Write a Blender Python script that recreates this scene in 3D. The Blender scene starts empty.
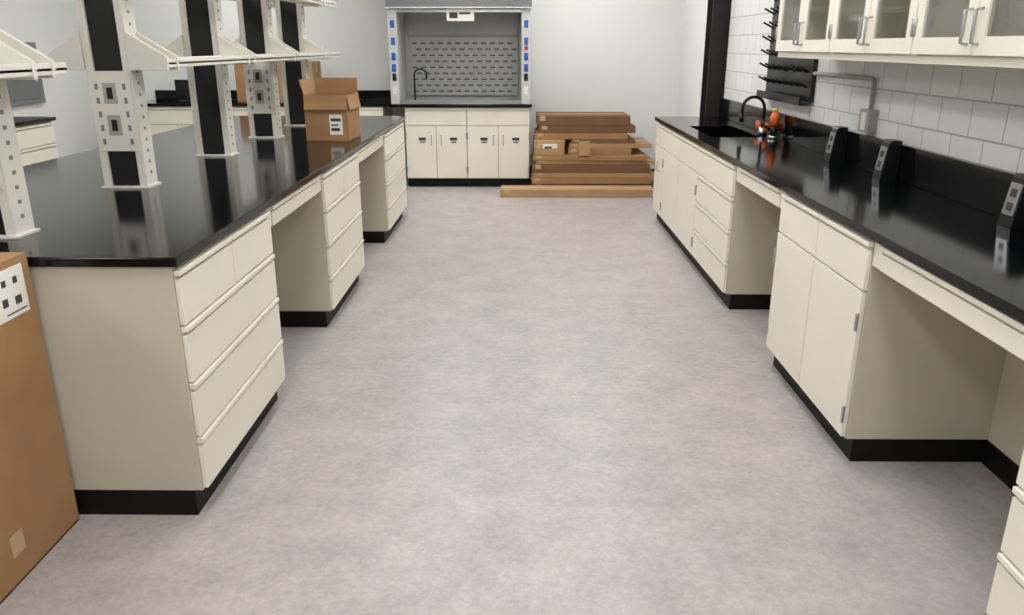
import bpy, bmesh, math, random
from mathutils import Vector, Matrix
random.seed(4)
S=bpy.context.scene
S.view_settings.view_transform='Standard'
S.view_settings.look='None'
H=1.567
# ---------------- materials ----------------
def srgb(c):
    return tuple(((v/255)/12.92 if v/255<=0.04045 else ((v/255+0.055)/1.055)**2.4) for v in c)+(1,)
def mat(name,col,rough=.5,metal=0,noise=0,nscale=8,bump=0,bscale=60,spec=.5,coat=0):
    m=bpy.data.materials.new(name); m.use_nodes=True
    nt=m.node_tree; b=nt.nodes['Principled BSDF']
    c=srgb(col)
    b.inputs['Base Color'].default_value=c
    b.inputs['Roughness'].default_value=rough
    b.inputs['Metallic'].default_value=metal
    b.inputs['Specular IOR Level'].default_value=spec
    b.inputs['Coat Weight'].default_value=coat
    tc=nt.nodes.new('ShaderNodeTexCoord')
    if noise>0:
        n=nt.nodes.new('ShaderNodeTexNoise'); n.inputs['Scale'].default_value=nscale; n.inputs['Detail'].default_value=6
        nt.links.new(tc.outputs['Object'],n.inputs['Vector'])
        r=nt.nodes.new('ShaderNodeValToRGB')
        r.color_ramp.elements[0].position=.3; r.color_ramp.elements[1].position=.7
        r.color_ramp.elements[0].color=tuple(v*(1-noise) for v in c[:3])+(1,)
        r.color_ramp.elements[1].color=tuple(min(1,v*(1+noise)) for v in c[:3])+(1,)
        nt.links.new(n.outputs['Fac'],r.inputs['Fac']); nt.links.new(r.outputs['Color'],b.inputs['Base Color'])
    if bump>0:
        n2=nt.nodes.new('ShaderNodeTexNoise'); n2.inputs['Scale'].default_value=bscale
        nt.links.new(tc.outputs['Object'],n2.inputs['Vector'])
        bp=nt.nodes.new('ShaderNodeBump'); bp.inputs['Strength'].default_value=bump; bp.inputs['Distance'].default_value=.002
        nt.links.new(n2.outputs['Fac'],bp.inputs['Height']); nt.links.new(bp.outputs['Normal'],b.inputs['Normal'])
    return m
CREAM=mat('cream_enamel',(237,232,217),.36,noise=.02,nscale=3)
CREAM_SHADE=mat('cream_enamel_shaded',(198,191,174),.45,noise=.04,nscale=3)  # same cream enamel; shade of knee spaces, end panels and gaps painted in
BLACKTOP=mat('black_epoxy',(8,9,11),.11,noise=.15,nscale=90,spec=.27)
KICK=mat('black_vinyl_base',(9,9,10),.55,noise=.1,nscale=20,spec=.25)
DARK=mat('dark_plastic',(18,19,21),.35,noise=.05,spec=.4)
STEEL=mat('brushed_steel',(190,192,195),.28,metal=1,noise=.05,nscale=40)
DSTEEL=mat('dark_painted_steel',(38,34,33),.55,noise=.15,nscale=12,spec=.3)
WHITEP=mat('white_paint_wall',(229,231,229),.8,noise=.015,nscale=1.5,bump=.1,bscale=120)
CEILM=mat('ceiling_paint',(222,222,218),.9,noise=.02)
RACKW=mat('rack_white_enamel',(222,218,208),.35,noise=.02)
CARD=mat('cardboard',(160,122,84),.85,noise=.10,nscale=5,bump=.2,bscale=150)
CARD2=mat('cardboard_pale',(174,140,102),.85,noise=.10,nscale=5,bump=.2,bscale=150)
CARD3=mat('cardboard_dark',(118,85,58),.85,noise=.10,nscale=5,bump=.2,bscale=150)
TAPE=mat('packing_tape',(186,160,122),.3,noise=.03)
LABEL=mat('paper_label',(232,230,224),.7,noise=.02)
INK=mat('printed_ink',(60,58,58),.7,noise=.05)
HGREY=mat('hood_grey',(112,114,116),.4,noise=.04)
HBAF=mat('hood_baffle',(182,183,183),.45,noise=.05)
HLIGHT=mat('hood_liner',(198,199,197),.5,noise=.04)
HDARK=mat('hood_slot_dark',(92,93,96),.6,noise=.05)
BLUE=mat('blue_plastic',(40,90,180),.4,noise=.03)
RED=mat('red_plastic',(190,40,35),.4,noise=.03)
ORANGE=mat('orange_plastic',(228,110,45),.4,noise=.03)
YELLOW=mat('yellow_plastic',(226,178,60),.4,noise=.03)
GREYP=mat('grey_panel',(120,124,126),.5,noise=.05)
GREYBOX=mat('grey_conduit',(165,165,158),.45,metal=.2,noise=.05)
GLASS=bpy.data.materials.new('cabinet_glass'); GLASS.use_nodes=True
nt=GLASS.node_tree; nt.nodes.clear()
o=nt.nodes.new('ShaderNodeOutputMaterial'); mx=nt.nodes.new('ShaderNodeMixShader'); t=nt.nodes.new('ShaderNodeBsdfTransparent'); g=nt.nodes.new('ShaderNodeBsdfGlossy')
t.inputs['Color'].default_value=(.86,.87,.87,1); g.inputs['Roughness'].default_value=.03; mx.inputs[0].default_value=.14
nt.links.new(t.outputs[0],mx.inputs[1]); nt.links.new(g.outputs[0],mx.inputs[2]); nt.links.new(mx.outputs[0],o.inputs[0])
def emis(name,s,col=(1,1,1,1)):
    m=bpy.data.materials.new(name); m.use_nodes=True
    b=m.node_tree.nodes['Principled BSDF']; b.inputs['Base Color'].default_value=(.8,.8,.8,1)
    b.inputs['Emission Color'].default_value=col; b.inputs['Emission Strength'].default_value=s
    return m
LAMP=emis('troffer_diffuser',11.6,(1,.99,.97,1))
# floor material
FLOOR=bpy.data.materials.new('vinyl_tile_floor'); FLOOR.use_nodes=True
nt=FLOOR.node_tree; b=nt.nodes['Principled BSDF']; b.inputs['Roughness'].default_value=.38; b.inputs['Specular IOR Level'].default_value=.4
tc=nt.nodes.new('ShaderNodeTexCoord')
def noise(sc,det=8,rough=.6,dist=0):
    n=nt.nodes.new('ShaderNodeTexNoise'); n.inputs['Scale'].default_value=sc; n.inputs['Detail'].default_value=det; n.inputs['Roughness'].default_value=rough
    n.inputs['Distortion'].default_value=dist
    nt.links.new(tc.outputs['Object'],n.inputs['Vector']); return n
n1=noise(3.8,12,.8,0); n2=noise(34,8,.8)
r1=nt.nodes.new('ShaderNodeValToRGB'); r1.color_ramp.elements[0].position=.36; r1.color_ramp.elements[1].position=.64
r1.color_ramp.elements[0].color=srgb((166,159,157)); r1.color_ramp.elements[1].color=srgb((191,184,182))
nt.links.new(n1.outputs['Fac'],r1.inputs['Fac'])
r2=nt.nodes.new('ShaderNodeValToRGB'); r2.color_ramp.elements[0].position=.36; r2.color_ramp.elements[1].position=.6
r2.color_ramp.elements[0].color=(.82,.81,.81,1); r2.color_ramp.elements[1].color=(1.02,1.02,1.02,1)
nt.links.new(n2.outputs['Fac'],r2.inputs['Fac'])
m1=nt.nodes.new('ShaderNodeMixRGB'); m1.blend_type='MULTIPLY'; m1.inputs[0].default_value=1
nt.links.new(r1.outputs[0],m1.inputs[1]); nt.links.new(r2.outputs[0],m1.inputs[2])
br=nt.nodes.new('ShaderNodeTexBrick'); br.offset=0; br.inputs['Scale'].default_value=1; br.inputs['Brick Width'].default_value=.61; br.inputs['Row Height'].default_value=.61
br.inputs['Mortar Size'].default_value=.0015; br.inputs['Mortar Smooth'].default_value=.5
br.inputs['Color1'].default_value=(1,1,1,1); br.inputs['Color2'].default_value=(.965,.96,.96,1); br.inputs['Mortar'].default_value=(.93,.92,.92,1)
nt.links.new(tc.outputs['Object'],br.inputs['Vector'])
m2=nt.nodes.new('ShaderNodeMixRGB'); m2.blend_type='MULTIPLY'; m2.inputs[0].default_value=1
nt.links.new(m1.outputs[0],m2.inputs[1]); nt.links.new(br.outputs['Color'],m2.inputs[2]); nt.links.new(m2.outputs[0],b.inputs['Base Color'])
# block wall (y,z plane)
CMU=bpy.data.materials.new('painted_block_wall'); CMU.use_nodes=True
nt=CMU.node_tree; b=nt.nodes['Principled BSDF']; b.inputs['Roughness'].default_value=.35
tc=nt.nodes.new('ShaderNodeTexCoord'); sp=nt.nodes.new('ShaderNodeSeparateXYZ'); cb=nt.nodes.new('ShaderNodeCombineXYZ')
nt.links.new(tc.outputs['Object'],sp.inputs[0]); nt.links.new(sp.outputs[1],cb.inputs[0]); nt.links.new(sp.outputs[2],cb.inputs[1])
br=nt.nodes.new('ShaderNodeTexBrick'); br.inputs['Scale'].default_value=1; br.inputs['Brick Width'].default_value=.25; br.inputs['Row Height'].default_value=.15
br.inputs['Mortar Size'].default_value=.0045; br.inputs['Mortar Smooth'].default_value=.4
br.inputs['Color1'].default_value=srgb((236,237,235)); br.inputs['Color2'].default_value=srgb((229,231,229)); br.inputs['Mortar'].default_value=srgb((190,191,188))
nt.links.new(cb.outputs[0],br.inputs['Vector']); nt.links.new(br.outputs['Color'],b.inputs['Base Color'])
bp=nt.nodes.new('ShaderNodeBump'); bp.invert=True; bp.inputs['Strength'].default_value=.7; bp.inputs['Distance'].default_value=.005
nt.links.new(br.outputs['Fac'],bp.inputs['Height']); nt.links.new(bp.outputs['Normal'],b.inputs['Normal'])

# ---------------- mesh builder ----------------
class MB:
    def __init__(s,tf=None): s.v=[];s.f=[];s.m=[];s.mats=[];s.sm=[];s.tf=tf or (lambda p:p)
    def mi(s,m):
        if m not in s.mats: s.mats.append(m)
        return s.mats.index(m)
    def add(s,vs,fs,m,smooth=False):
        b=len(s.v); s.v+= [tuple(s.tf(p)) for p in vs]; i=s.mi(m)
        for f in fs: s.f.append([b+k for k in f]); s.m.append(i); s.sm.append(smooth)
    def box(s,x0,x1,y0,y1,z0,z1,m):
        s.add([(x0,y0,z0),(x1,y0,z0),(x1,y1,z0),(x0,y1,z0),(x0,y0,z1),(x1,y0,z1),(x1,y1,z1),(x0,y1,z1)],
              [(0,3,2,1),(4,5,6,7),(0,1,5,4),(1,2,6,5),(2,3,7,6),(3,0,4,7)],m)
    def prism(s,pts,axis,a0,a1,m):
        def mk(p,a):
            if axis=='x': return (a,p[0],p[1])
            if axis=='y': return (p[0],a,p[1])
            return (p[0],p[1],a)
        n=len(pts); vs=[mk(p,a0) for p in pts]+[mk(p,a1) for p in pts]
        fs=[tuple(range(n))[::-1],tuple(range(n,2*n))]+[(i,(i+1)%n,n+(i+1)%n,n+i) for i in range(n)]
        s.add(vs,fs,m)
    def tube(s,path,r,m,seg=12,radii=None):
        P=[Vector(p) for p in path]; vs=[];fs=[]
        prev=None
        for i,p in enumerate(P):
            d=((P[min(i+1,len(P)-1)]-P[max(i-1,0)])).normalized()
            if prev is None:
                a=d.orthogonal().normalized()
            else:
                a=(prev-d*prev.dot(d)).normalized()
            prev=a; bb=d.cross(a); rr=radii[i] if radii else r
            for k in range(seg):
                t=2*math.pi*k/seg; vs.append(tuple(p+a*math.cos(t)*rr+bb*math.sin(t)*rr))
        for i in range(len(P)-1):
            for k in range(seg):
                fs.append((i*seg+k,i*seg+(k+1)%seg,(i+1)*seg+(k+1)%seg,(i+1)*seg+k))
        fs.append(tuple(range(seg))[::-1]); fs.append(tuple((len(P)-1)*seg+k for k in range(seg)))
        s.add(vs,fs,m,True)
    def build(s,name,parent=None,bevel=0,seg=2):
        me=bpy.data.meshes.new(name); me.from_pydata(s.v,[],s.f)
        for m in s.mats: me.materials.append(m)
        me.polygons.foreach_set('material_index',s.m)
        me.polygons.foreach_set('use_smooth',s.sm)
        bm=bmesh.new(); bm.from_mesh(me); bmesh.ops.recalc_face_normals(bm,faces=bm.faces); bm.to_mesh(me); bm.free()
        me.update()
        ob=bpy.data.objects.new(name,me); S.collection.objects.link(ob)
        if parent: ob.parent=parent
        if bevel:
            bv=ob.modifiers.new('bevel','BEVEL'); bv.width=bevel; bv.segments=seg; bv.limit_method='ANGLE'; bv.angle_limit=math.radians(40)
        return ob
def simplebox(name,x0,x1,y0,y1,z0,z1,m,bevel=0):
    b=MB(); b.box(x0,x1,y0,y1,z0,z1,m); return b.build(name,bevel=bevel)
def empty(name,loc=(0,0,0)):
    e=bpy.data.objects.new(name,None); S.collection.objects.link(e); e.empty_display_size=.1; return e

# ---------------- room ----------------
WX=1.885; LX=-5.2; BY=9.9; FY=-2.5; CZ=2.9
TOP=.908; CT=.940
simplebox('floor',LX-.1,WX+.1+.2,FY-.1,BY+.1,-.1,0,FLOOR)
simplebox('ceiling',LX-.1,WX+.3,FY-.1,BY+.1,CZ,CZ+.1,CEILM)
simplebox('wall_back',LX-.1,WX+.3,BY,BY+.1,0,CZ,WHITEP)
simplebox('wall_front',LX-.1,WX+.3,FY-.1,FY,0,CZ,WHITEP)
simplebox('wall_left',LX-.1,LX,FY,BY,0,CZ,WHITEP)
simplebox('wall_right',WX,WX+.15,FY,7.5,0,CZ,CMU)
simplebox('wall_right_far',WX+.05,WX+.2,7.5,BY,0,CZ,WHITEP)
simplebox('baseboard_back',.14,WX+.038,BY-.012,BY,0,.1,KICK)
simplebox('baseboard_right',WX+.038,WX+.05,7.5,BY,0,.1,KICK)

def troffer(x,y,lx=.6,ly=1.2):
    b=MB()
    b.box(x-lx/2,x+lx/2,y-ly/2,y+ly/2,CZ-.02,CZ-.001,CEILM)
    b.box(x-lx/2+.03,x+lx/2-.03,y-ly/2+.03,y+ly/2-.03,CZ-.03,CZ-.0195,LAMP)
    b.build('ceiling_light_fixture')
for x in (-3.4,-.7,.7):
    for y in (-.8,1.7,4.2,6.6,8.7):
        troffer(x,y)

# ---------------- cabinets ----------------
def facing(kind,f,u0):
    if kind=='px': return lambda p:(f+p[1],u0+p[0],p[2])
    if kind=='nx': return lambda p:(f-p[1],u0+p[0],p[2])
    if kind=='ny': return lambda p:(u0+p[0],f-p[1],p[2])
def drawer_front(b,a,c,z0,z1):
    g=.004
    b.box(a+g,c-g,.001,.018,z0+g,z1-.034,CREAM)
    b.box(a+g,c-g,.001,.007,z1-.034,z1-.022,CREAM_SHADE)
    b.box(a+g,c-g,.001,.023,z1-.022,z1-g,CREAM)
def door_front(b,a,c,z0,z1,side,pull=True):
    g=.004
    b.box(a+g,c-g,.001,.019,z0+g,z1-g,CREAM)
    hx=c-.055 if side=='r' else a+.055
    if pull:
        b.tube([(hx,.018,z1-.22),(hx,.045,z1-.21),(hx,.045,z1-.12),(hx,.018,z1-.11)],.005,STEEL,8)
    ex=a+.006 if side=='r' else c-.006
    for z in (z0+.10,z1-.12):
        b.tube([(ex,.023,z-.035),(ex,.023,z+.035)],.007,STEEL,8)
def cabinet(name,kind,f,u0,u1,layout,depth=.56,hollow=False,tags=False):
    W=u1-u0; b=MB(facing(kind,f,u0)); t=.018
    b.box(0,t,-depth,0,.1,TOP,CREAM_SHADE); b.box(W-t,W,-depth,0,.1,TOP,CREAM_SHADE)
    b.box(t,W-t,-depth,0,.1,.12,CREAM_SHADE); b.box(t,W-t,-depth,-depth+t,.12,TOP,CREAM_SHADE)
    b.box(t,W-t,-t,0,.12,TOP,CREAM_SHADE)
    if not hollow: b.box(t,W-t,-depth+t,-t,TOP-t,TOP,CREAM_SHADE)
    b.box(.001,W-.001,-depth+.0,-.03,0,.1,KICK)
    zt=TOP-.012; zs=.705
    if layout in('D2_3','D4'):
        if layout=='D2_3': drawer_front(b,0,W/2,zs,zt); drawer_front(b,W/2,W,zs,zt)
        else: drawer_front(b,0,W,zs,zt)
        h=(zs-.105)/3
        for i in range(3): drawer_front(b,0,W,.105+h*i,.105+h*(i+1))
    elif layout=='D2_DD':
        drawer_front(b,0,W/2,zs,zt); drawer_front(b,W/2,W,zs,zt)
        door_front(b,0,W/2,.105,zs,'r',False); door_front(b,W/2,W,.105,zs,'l',False)
    elif layout=='D1_DD':
        drawer_front(b,0,W,zs,zt)
        door_front(b,0,W/2,.105,zs,'r'); door_front(b,W/2,W,.105,zs,'l')
        if tags:
            for q in (.27,.78):
                b.box(W*q-.05,W*q+.05,.019,.0205,.50,.58,LABEL); b.box(W*q-.04,W*q+.04,.0205,.022,.535,.57,INK); b.box(W*q-.03,W*q+.03,.0205,.022,.51,.525,INK)
    return b.build(name,bevel=.002)
LF=-1.095; RF=1.285
for a,c in ((2.372,3.33),(4.31,5.28),(6.38,7.45)):
    cabinet('drawer_base_cabinet','px',LF,a,c,'D2_3')
for a,c in ((2.372,3.33),(4.31,5.28),(6.38,7.45)):
    cabinet('drawer_base_cabinet','nx',-2.69,a,c,'D2_3')
cabinet('drawer_base_cabinet','nx',RF,.85,1.77,'D2_3')
cabinet('door_base_cabinet','nx',RF,2.77,3.77,'D2_DD')
cabinet('drawer_base_cabinet','nx',RF,4.66,5.6,'D4')
cabinet('sink_base_cabinet','nx',RF,5.6,6.95,'D2_DD',hollow=True)
cabinet('door_base_cabinet','nx',RF,6.95,7.40,'D1_DD')
def apron(kind,f,a,c,name='knee_space_drawer',back=.56):
    W=c-a; b=MB(facing(kind,f,a))
    zz=TOP
    b.box(0,W,-.45,-.02,zz-.076,zz,CREAM_SHADE)
    b.box(.07,W-.07,-.019,.004,zz-.10,zz-.040,CREAM)
    b.box(.07,W-.07,-.019,-.006,zz-.040,zz-.028,CREAM_SHADE)
    b.box(.07,W-.07,-.019,.012,zz-.028,zz-.01,CREAM)
    b.box(0,.066,-.02,.0,zz-.10,zz,CREAM); b.box(W-.066,W,-.02,.0,zz-.10,zz,CREAM)
    b.build(name,bevel=.0015)
    b=MB(facing(kind,f,a)); b.box(0,W,-back-.015,-back+.005,.1,TOP,CREAM_SHADE); b.box(0,W,-back-.015,-back+.012,0,.1,KICK)
    b.build('knee_space_back_panel')
apron('px',LF,3.331,4.309); apron('px',LF,5.281,6.379)
apron('nx',-2.69,3.331,4.309); apron('nx',-2.69,5.281,6.379)
apron('nx',RF,1.771,2.769); apron('nx',RF,3.771,4.659)
b=MB(); b.box(-2.13,-1.656,2.372,2.39,.1,TOP,CREAM_SHADE); b.box(-2.13,-1.656,2.375,2.39,0,.1,KICK); b.build('island_end_panel')
b=MB(); b.box(-2.13,-1.656,7.43,7.45,.1,TOP,CREAM_SHADE); b.box(-2.13,-1.656,7.43,7.447,0,.1,KICK); b.build('island_end_panel')
# countertops
b=MB(); b.box(-2.72,-1.07,2.355,7.55,TOP,CT,BLACKTOP); b.build('island_countertop',bevel=.004)
b=MB()
cx0,cx1=1.26,WX-.003
sy0,sy1,sx0,sx1=5.75,6.60,1.39,1.74
b.box(cx0,cx1,.8,sy0,TOP,CT,BLACKTOP); b.box(cx0,cx1,sy1,7.50,TOP,CT,BLACKTOP)
b.box(cx0,sx0,sy0,sy1,TOP,CT,BLACKTOP); b.box(sx1,cx1,sy0,sy1,TOP,CT,BLACKTOP)
b.build('bench_countertop')
b=MB(); b.box(cx1-.03,cx1,.8,7.50,CT,1.11,BLACKTOP); b.build('countertop_backsplash',bevel=.003)
b=MB()
b.box(sx0-.012,sx0,sy0-.01,sy1+.01,.74,TOP,BLACKTOP); b.box(sx1,sx1+.012,sy0-.01,sy1+.01,.74,TOP,BLACKTOP)
b.box(sx0,sx1,sy0-.012,sy0,.74,TOP,BLACKTOP); b.box(sx0,sx1,sy1,sy1+.012,.74,TOP,BLACKTOP)
b.box(sx0-.012,sx1+.012,sy0-.012,sy1+.012,.73,.74,BLACKTOP)
b.tube([((sx0+sx1)/2,(sy0+sy1)/2,.74),((sx0+sx1)/2,(sy0+sy1)/2,.744)],.04,STEEL,16)
b.build('sink_basin')

# ---------------- reagent rack ----------------
rack=empty('reagent_shelf_rack'); CX=-1.82
posts=[2.66,3.66,4.76,5.73,6.62]
for i,py in enumerate(posts):
    b=MB(); z0=CT; z1=2.45; w=.10; d=.055
    for sx in (-1,1):
        a=CX+sx*w; c=CX+sx*(w-.035)
        b.box(min(a,c),max(a,c),py-d,py+d,z0,z1,RACKW)
    b.box(CX-w+.035,CX+w-.035,py-d+.012,py+d-.012,z0,z1,DARK)
    b.box(CX-w-.012,CX+w+.012,py-d-.01,py+d+.01,z0,z0+.010,RACKW)
    if i in (0,1,3):
        b.box(CX-w+.008,CX+w-.008,py-d-.008,py-d+.004,z0+.17,1.46,RACKW)
        for k in range(5):
            zz=z0+.20+k*.06
            for sx in (-.062,.062): b.box(CX+sx-.007,CX+sx+.007,py-d-.0095,py-d-.007,zz,zz+.026,GREYP)
        for zq in (.24,.38):
            b.box(CX-.035,CX+.025,py-d-.0095,py-d-.007,z0+zq,z0+zq+.09,GREYBOX)
            b.box(CX-.018,CX+.008,py-d-.011,py-d-.009,z0+zq+.02,z0+zq+.07,DARK)
    for k in range(30):
        zz=z0+.06+k*.05
        b.box(CX+w-.001,CX+w+.0008,py-.010,py+.010,zz,zz+.014,GREYP)
    b.build('rack_post',rack,bevel=.002)
def shelf(y0,y1,z,hw=.265):
    b=MB()
    for sx in (-1,1):
        a=CX+sx*.10; c=CX+sx*hw
        b.box(min(a,c),max(a,c),y0,y1,z,z+.012,RACKW)
        e=CX+sx*(hw-.012); b.box(min(e,c),max(e,c),y0,y1,z-.012,z+.028,RACKW)
        e=CX+sx*.115; b.box(min(e,a),max(e,a),y0,y1,z-.012,z+.028,RACKW)
    b.build('shelf_board',rack,bevel=.002)
def brackets(py,z,hw=.270):
    b=MB()
    for sx in (-1,1):
        pr=[(CX+sx*.10,z-.022),(CX+sx*hw,z-.022),(CX+sx*hw,z+.035),(CX+sx*.10,z+.14)]
        b.prism(pr,'y',py-.065,py-.045,RACKW); b.prism(pr,'y',py+.045,py+.065,RACKW)
    b.build('shelf_bracket',rack,bevel=.002)
shelf(2.25,2.80,1.485)
for a,c in ((3.60,4.74),(4.76,5.71),(5.73,7.1)): shelf(a,c,1.485); shelf(a,c,1.885)
for py in posts: brackets(py,1.485)
for py in posts[1:]: brackets(py,1.885)

# ---------------- cardboard boxes ----------------
def carton(name,x0,x1,y0,y1,z0,z1,m,flaps=None,label=None,rot=0,fl=.16):
    b=MB(); t=.006
    b.box(x0,x1,y0,y1,z0,z0+t,m)
    b.box(x0,x0+t,y0,y1,z0,z1,m); b.box(x1-t,x1,y0,y1,z0,z1,m)
    b.box(x0+t,x1-t,y0,y0+t,z0,z1,m); b.box(x0+t,x1-t,y1-t,y1,z0,z1,m)
    if flaps is None:
        ym=(y0+y1)/2
        b.box(x0,x1,y0,ym-.002,z1,z1+t*.7,m); b.box(x0,x1,ym+.002,y1,z1,z1+t*.7,m)
        b.box(x0-.001,x1+.001,ym-.025,ym+.025,z1+t*.7,z1+t*.7+.001,TAPE)
        b.box(x1,x1+.0012,ym-.025,ym+.025,z1-.12,z1+t*.7,TAPE)
    else:
        for side,ang in flaps:
            a=math.radians(ang); dx=math.cos(a)*fl; dz=math.sin(a)*fl
            if side=='+x': b.prism([(x1,z1),(x1+dx,z1+dz),(x1+dx-t*math.sin(a),z1+dz+t*math.cos(a)),(x1-t,z1)],'y',y0+.004,y1-.004,m)
            if side=='-x': b.prism([(x0,z1),(x0-dx,z1+dz),(x0-dx+t*math.sin(a),z1+dz+t*math.cos(a)),(x0+t,z1)],'y',y0+.004,y1-.004,m)
            if side=='-y': b.prism([(y0,z1),(y0-dx,z1+dz),(y0-dx+t*math.sin(a),z1+dz+t*math.cos(a)),(y0+t,z1)],'x',x0+.004,x1-.004,m)
            if side=='+y': b.prism([(y1,z1),(y1+dx,z1+dz),(y1+dx-t*math.sin(a),z1+dz+t*math.cos(a)),(y1-t,z1)],'x',x0+.004,x1-.004,m)
    if label:
        for (f,a0,a1,c0,c1,mm) in label:
            k=.0025 if mm==INK else .0015
            if f=='-y': b.box(a0,a1,y0-k,y0,c0,c1,mm)
            if f=='+x': b.box(x1,x1+k,a0,a1,c0,c1,mm)
    ob=b.build(name)
    if rot:
        c=Vector(((x0+x1)/2,(y0+y1)/2,0)); R=Matrix.Translation(c)@Matrix.Rotation(rot,4,'Z')@Matrix.Translation(-c)
        ob.data.transform(R)
    return ob
carton('open_cardboard_box',-1.46,-1.16,5.48,5.78,CT,1.25,CARD,
  flaps=[('-x',75),('+y',82),('-y',-80),('+x',-84)],fl=.10,
  label=[('-y',-1.29,-1.20,.985,1.12,LABEL),('-y',-1.28,-1.21,1.075,1.095,INK),('-y',-1.28,-1.23,1.045,1.055,INK),('-y',-1.28,-1.22,1.01,1.03,INK)],rot=math.radians(-4))
L=[('+x',2.02,2.31,.785,.935,LABEL)]
for (a,c,e,f) in ((2.255,2.275,.885,.905),(2.20,2.22,.885,.905),(2.25,2.28,.82,.845),(2.19,2.215,.825,.85),(2.13,2.155,.825,.85),(2.10,2.17,.895,.90),(2.10,2.15,.88,.885),(2.20,2.30,.798,.802)): L.append(('+x',a,c,e,f,INK))
L.append(('+x',2.0,2.06,.09,.16,TAPE))
carton('large_cardboard_box',-2.35,-1.53,1.35,2.345,0,.955,CARD,label=L)
carton('cardboard_box',-3.25,-2.80,9.3,9.7,CT,1.39,CARD)
carton('cardboard_box',-2.76,-2.36,9.3,9.7,CT,1.39,CARD2)
def flatbox(x0,x1,y0,y1,z0,z1,m,rot=0):
    b=MB(); b.box(x0,x1,y0,y1,z0,z1,m)
    b.box(x0-.001,x1+.001,(y0+y1)/2-.03,(y0+y1)/2+.03,z1,z1+.001,TAPE)
    b.box(x0+.03,x0+.09,y0-.0012,y0,z0+.01,z1,TAPE)
    b.box(x1,x1+.004,y0+.004,y1-.004,z0+.004,z1-.01,m); b.box(x0-.004,x0,y0+.004,y1-.004,z0+.004,z1-.01,m)
    b.box(x0+.004,x1-.004,y0-.004,y0-.0012,z0+.004,z0+(z1-z0)*.5,m)
    ob=b.build('flat_cardboard_carton',bevel=.003)
    if rot:
        c=Vector(((x0+x1)/2,(y0+y1)/2,0)); ob.data.transform(Matrix.Translation(c)@Matrix.Rotation(rot,4,'Z')@Matrix.Translation(-c))
    return ob
pile=[(-.20,1.46,8.46,8.75,.085,CARD2,0),(.16,1.52,8.80,9.75,.09,CARD3,0),(.14,1.47,8.78,9.7,.07,CARD,.01),(.17,1.52,8.80,9.7,.05,CARD2,-.01),
 (.15,1.45,8.80,9.7,.09,CARD3,0),(.18,1.50,8.84,9.7,.04,CARD2,.015),(.16,1.42,8.82,9.6,.05,CARD,-.01)]
flatbox(*pile[0][:4],0,pile[0][4],pile[0][5])
z=0
for p in pile[1:]:
    flatbox(p[0],p[1],p[2],p[3],z,z+p[4],p[5],p[6]); z+=p[4]+.0015
zt=z
flatbox(.17,.50,8.86,9.5,zt,zt+.16,CARD2); flatbox(.55,1.25,8.9,9.6,zt,zt+.07,CARD)
flatbox(.56,1.48,8.95,9.6,zt+.0715,zt+.12,CARD2,.02); flatbox(.58,1.30,8.97,9.6,zt+.1215,zt+.16,CARD3,.0)
flatbox(.18,1.22,9.0,9.6,zt+.162,zt+.23,CARD,-.01)
flatbox(.22,1.30,9.02,9.6,zt+.2315,zt+.31,CARD3,.01); flatbox(.2,1.24,9.02,9.6,zt+.3115,zt+.42,CARD3,0)
b=MB(); b.box(.26,.42,8.858,8.86,zt+.05,zt+.13,LABEL); b.box(.28,.36,8.8565,8.858,zt+.08,zt+.10,INK); b.build('shipping_label')
carton('small_cardboard_box',.66,.78,8.80,8.88,z,z+.15,CARD2)

# ---------------- back run ----------------
cabinet('fume_hood_base_cabinet','ny',9.12,-1.30,-.60,'D1_DD',depth=.7,tags=True)
cabinet('fume_hood_base_cabinet','ny',9.12,-.598,.115,'D1_DD',depth=.7,tags=True)
b=MB(); b.box(-1.47,.14,9.07,9.88,TOP,CT,BLACKTOP); b.build('fume_hood_worktop',bevel=.004)
for a in (-4.4,-3.45,-2.5):
    cabinet('door_base_cabinet','ny',9.2,a,a+.94,'D1_DD',depth=.66)
b=MB(); b.box(-4.45,-1.50,9.17,9.86,TOP,CT,BLACKTOP);  b.build('back_bench_countertop')
b=MB(); b.box(-4.45,-1.50,9.865,9.89,CT,1.05,BLACKTOP); b.build('countertop_backsplash')
b=MB()
b.box(-4.02,-3.74,9.45,9.48,1.0,1.19,DARK); b.box(-3.92,-3.84,9.47,9.5,.953,1.08,DARK); b.box(-3.98,-3.78,9.4,9.55,CT+.001,CT+.013,DARK); b.build('computer_monitor',bevel=.003)
# fume hood
b=MB(); hx0,hx1=-1.45,.12; hy0,hy1=9.12,9.88
hz0,hz1=CT,2.55
b.box(hx0,hx0+.10,hy0,hy1,hz0,hz1,HLIGHT); b.box(hx1-.10,hx1,hy0,hy1,hz0,hz1,HLIGHT)
b.box(hx0+.10,hx1-.10,hy1-.12,hy1,hz0,hz1,HLIGHT)
b.box(hx0+.10,hx1-.10,hy0,hy1-.12,2.08,hz1,HGREY)
b.box(hx0-.01,hx1+.01,hy0-.03,hy0,1.95,2.30,HGREY)
b.box(hx0-.01,hx1+.01,hy0-.034,hy0-.03,1.95,1.965,HLIGHT)
b.box(hx0+.10,hx1-.10,hy0,hy1-.12,2.04,2.08,HLIGHT)
b.prism([(hy0-.02,hz0),(hy0+.04,hz0),(hy0+.07,hz0+.04),(hy0-.0,hz0+.04)],'x',hx0+.10,hx1-.10,HGREY)
b.box(hx0+.14,hx1-.14,hy1-.16,hy1-.12,hz0+.06,2.0,HBAF)
yy=hy1-.1625
for r in range(9):
    zz=hz0+.10+r*.068
    for c in range(12):
        xx=hx0+.18+c*.102+(.051 if r%2 else 0)
        if xx+.06<hx1-.15: b.box(xx,xx+.060,yy,yy+.003,zz,zz+.018,HDARK)
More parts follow.
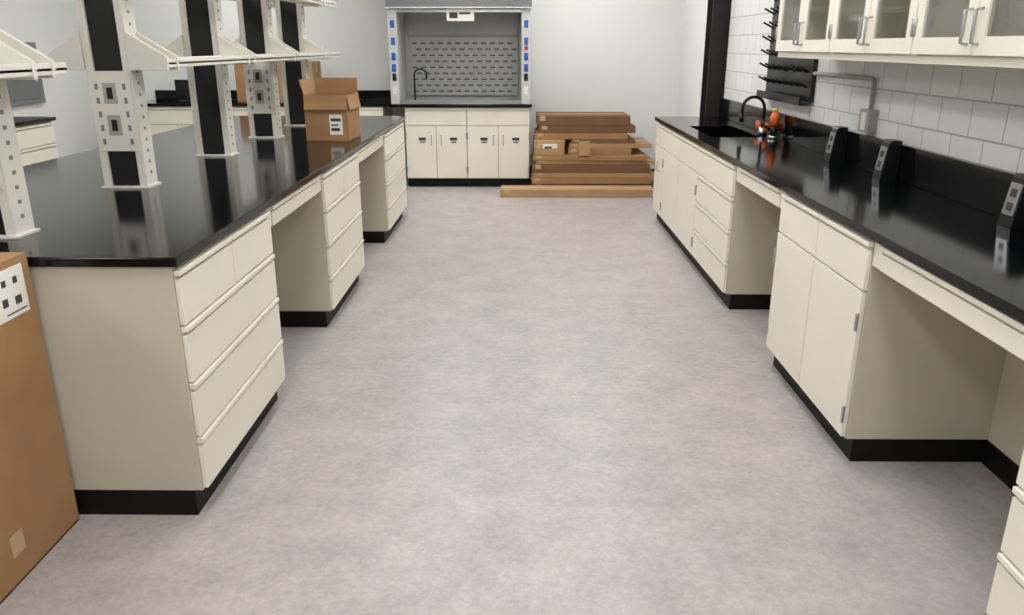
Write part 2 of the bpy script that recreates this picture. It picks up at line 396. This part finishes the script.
for zz in (hz0+.72,hz0+.74): b.box(hx0+.14,hx1-.14,yy-.001,yy+.003,zz,zz+.006,HDARK)
b.box(hx0+.10,hx1-.10,hy0+.03,hy0+.05,1.92,2.04,HLIGHT)
b.box(hx0+.10,hx1-.10,hy0+.01,hy0+.06,1.91,1.94,STEEL)
b.box(-.80,-.50,hy0+.00,hy0+.008,1.82,1.95,LABEL); b.box(-.77,-.68,hy0-.003,hy0+.0,1.85,1.91,INK); b.box(-.66,-.54,hy0-.003,hy0+.0,1.89,1.91,INK)
for sx in (hx0+.05,hx1-.05):
    for k,(z,mm) in enumerate([(1.08,LABEL),(1.22,DARK),(1.32,BLUE),(1.44,BLUE),(1.60,BLUE),(1.78,BLUE)]):
        b.box(sx-.022,sx+.022,hy0-.004,hy0,z-.03,z+.05,mm)
        if k in (2,3): b.tube([(sx,hy0,z),(sx,hy0-.04,z)],.018,mm,12)
b.box(hx1-.07,hx1-.03,hy0-.006,hy0,1.52,1.56,RED)
gp=[(-1.22,9.45,CT),(-1.22,9.45,1.25)]+[(-1.22+.07-.07*math.cos(t),9.45,1.25+.06*math.sin(t)) for t in [math.pi*k/8 for k in range(1,9)]]+[(-1.08,9.45,1.20)]
b.tube(gp,.010,DSTEEL,10)
b.build('fume_hood',bevel=.002)

# left wall bench
for a in (3.6,4.55,5.5,6.45):
    cabinet('drawer_base_cabinet','px',-4.34,a,a+.94,'D4',depth=.8)
b=MB(); b.box(-5.19,-4.31,3.55,7.43,TOP,CT,BLACKTOP);  b.build('left_bench_countertop')
b=MB(); b.box(LX+.001,LX+.05,7.75,8.75,.98,1.60,GREYP); b.box(LX+.05,LX+.055,7.80,8.70,1.03,1.55,HGREY)
b.box(LX+.055,LX+.07,8.6,8.64,1.2,1.35,STEEL); b.build('grey_wall_panel',bevel=.003)

# ---------------- right upper cabinets ----------------
UF=1.55
for i in range(4):
    y1=4.96-i*.86; y0=y1-.858
    e=MB(facing('nx',UF,y0)); W=.858; t=.018; D=WX-UF-.002; z0,z1=1.50,2.26
    e.box(0,t,-D,0,z0,z1,CREAM); e.box(W-t,W,-D,0,z0,z1,CREAM); e.box(t,W-t,-D,0,z0,z0+.03,CREAM); e.box(t,W-t,-D,0,z1-t,z1,CREAM)
    e.box(t,W-t,-D,-D+.01,z0+.03,z1-t,CREAM); e.box(t,W-t,-D+.01,-.03,1.86,1.875,CREAM)
    for k in range(2):
        a=k*W/2+.003; c=(k+1)*W/2-.003; fw=.06
        e.box(a,a+fw,.001,.02,z0+.035,z1-.005,CREAM); e.box(c-fw,c,.001,.02,z0+.035,z1-.005,CREAM)
        e.box(a+fw,c-fw,.001,.02,z0+.035,z0+.035+fw,CREAM); e.box(a+fw,c-fw,.001,.02,z1-.065,z1-.005,CREAM)
        e.box(a+fw,c-fw,.008,.012,z0+.035+fw,z1-.065,GLASS)
        hx=c-.03 if k==0 else a+.03
        e.tube([(hx,.019,1.57),(hx,.045,1.575),(hx,.045,1.68),(hx,.019,1.685)],.006,STEEL,8)
        ex=a+.004 if k==0 else c-.004
        e.tube([(ex,.023,1.60),(ex,.023,1.67)],.007,STEEL,8)
    e.build('glass_door_wall_cabinet',bevel=.002)

# drying rack
b=MB(); b.box(WX-.03,WX-.001,5.2,6.15,1.22,2.05,DARK)
b.box(WX-.09,WX-.03,5.2,6.15,1.20,1.215,DARK); b.box(WX-.095,WX-.085,5.2,6.15,1.20,1.25,DARK)
for r in range(8):
    for c in range(7):
        y=5.28+c*.135; zz=1.31+r*.094
        b.tube([(WX-.03,y,zz),(WX-.11,y,zz+.04)],.007,DARK,8)
b.build('glassware_drying_rack')
b=MB(); xw=WX-.02
b.box(WX-.05,WX-.001,4.24,4.36,1.125,1.245,GREYBOX); b.box(WX-.053,WX-.05,4.27,4.33,1.14,1.23,LABEL)
pts=[(xw,4.30,1.24),(xw,4.30,1.36),(xw,4.31,1.385),(xw,4.335,1.40),(xw,4.6,1.40),(xw,5.19,1.40)]
b.tube(pts,.012,GREYBOX,10); b.build('electrical_conduit_box',bevel=.0)
def pedestal(y):
    b=MB(); x1=WX-.036; z0=CT; zh=z0+.19
    b.prism([(x1-.085,z0),(x1,z0),(x1,zh),(x1-.05,zh),(x1-.06,zh-.012)],'y',y-.042,y+.042,DARK)
    p0=Vector((x1-.085,0,z0)); p1=Vector((x1-.06,0,zh-.012)); d=(p1-p0).normalized(); n=Vector((-d.z,0,d.x))
    def q(s,o): v=p0+d*s+n*o; return (v.x,v.z)
    b.prism([q(.045,0),q(.045,.004),q(.16,.004),q(.16,0)],'y',y-.034,y+.034,STEEL)
    for s in (.06,.11): b.prism([q(s,.004),q(s,.0055),q(s+.03,.0055),q(s+.03,.004)],'y',y-.017,y+.017,INK)
    b.build('pedestal_power_outlet',bevel=.003)
for y in (2.82,3.90,4.56): pedestal(y)
# faucet
b=MB(); fx,fy=1.80,5.95
b.tube([(fx,fy,CT),(fx,fy,CT+.026),(fx,fy,CT+.05)],.03,STEEL,16,[.034,.03,.018])
gp=[(fx,fy,CT+.05),(fx,fy,1.13)]+[(fx-.08+.08*math.cos(t),fy,1.13+.08*math.sin(t)) for t in [math.pi*k/10 for k in range(1,11)]]+[(fx-.16,fy,1.08)]
b.tube(gp,.012,DARK,10)
b.tube([(fx-.16,fy,1.09),(fx-.16,fy,1.03)],.018,DARK,12)
for s in (-1,1):
    b.tube([(fx,fy+s*.02,CT+.035),(fx,fy+s*.10,CT+.05)],.010,STEEL,10); b.tube([(fx,fy+s*.10,CT+.03),(fx,fy+s*.10,CT+.09)],.022,ORANGE,12)
b.build('sink_faucet')
b=MB(); fx,fy=1.80,5.68
b.tube([(fx,fy,CT),(fx,fy,CT+.02)],.035,STEEL,16); b.tube([(fx,fy,CT+.02),(fx,fy,1.03)],.024,DARK,14); b.tube([(fx,fy,1.03),(fx,fy,1.09),(fx,fy,1.12)],.03,ORANGE,14,[.030,.034,.02])
b.tube([(fx,fy,1.12),(fx,fy,1.15)],.018,YELLOW,12)
b.tube([(fx-.02,fy,1.0),(fx-.07,fy,1.03),(fx-.09,fy,1.07)],.010,DARK,10)
b.build('eyewash_spray_unit')
# steel column
b=MB(); x0,x1,y0,y1=1.74,1.93,7.56,7.80
b.box(x0,x1,y0,y0+.02,0,CZ,DSTEEL); b.box(x0,x1,y1-.02,y1,0,CZ,DSTEEL); b.box((x0+x1)/2-.01,(x0+x1)/2+.01,y0+.02,y1-.02,0,CZ,DSTEEL)
b.build('steel_column')

w=bpy.data.worlds.new('world'); S.world=w; w.use_nodes=True
w.node_tree.nodes['Background'].inputs[0].default_value=(.8,.85,.9,1); w.node_tree.nodes['Background'].inputs[1].default_value=.3
cam=bpy.data.cameras.new('camera'); co=bpy.data.objects.new('camera',cam); S.collection.objects.link(co)
co.location=(0,0,H); co.rotation_euler=(math.radians(90-18.48),0,.0094)
cam.sensor_width=36; cam.lens=784/1024*36; cam.clip_start=.02
S.camera=co
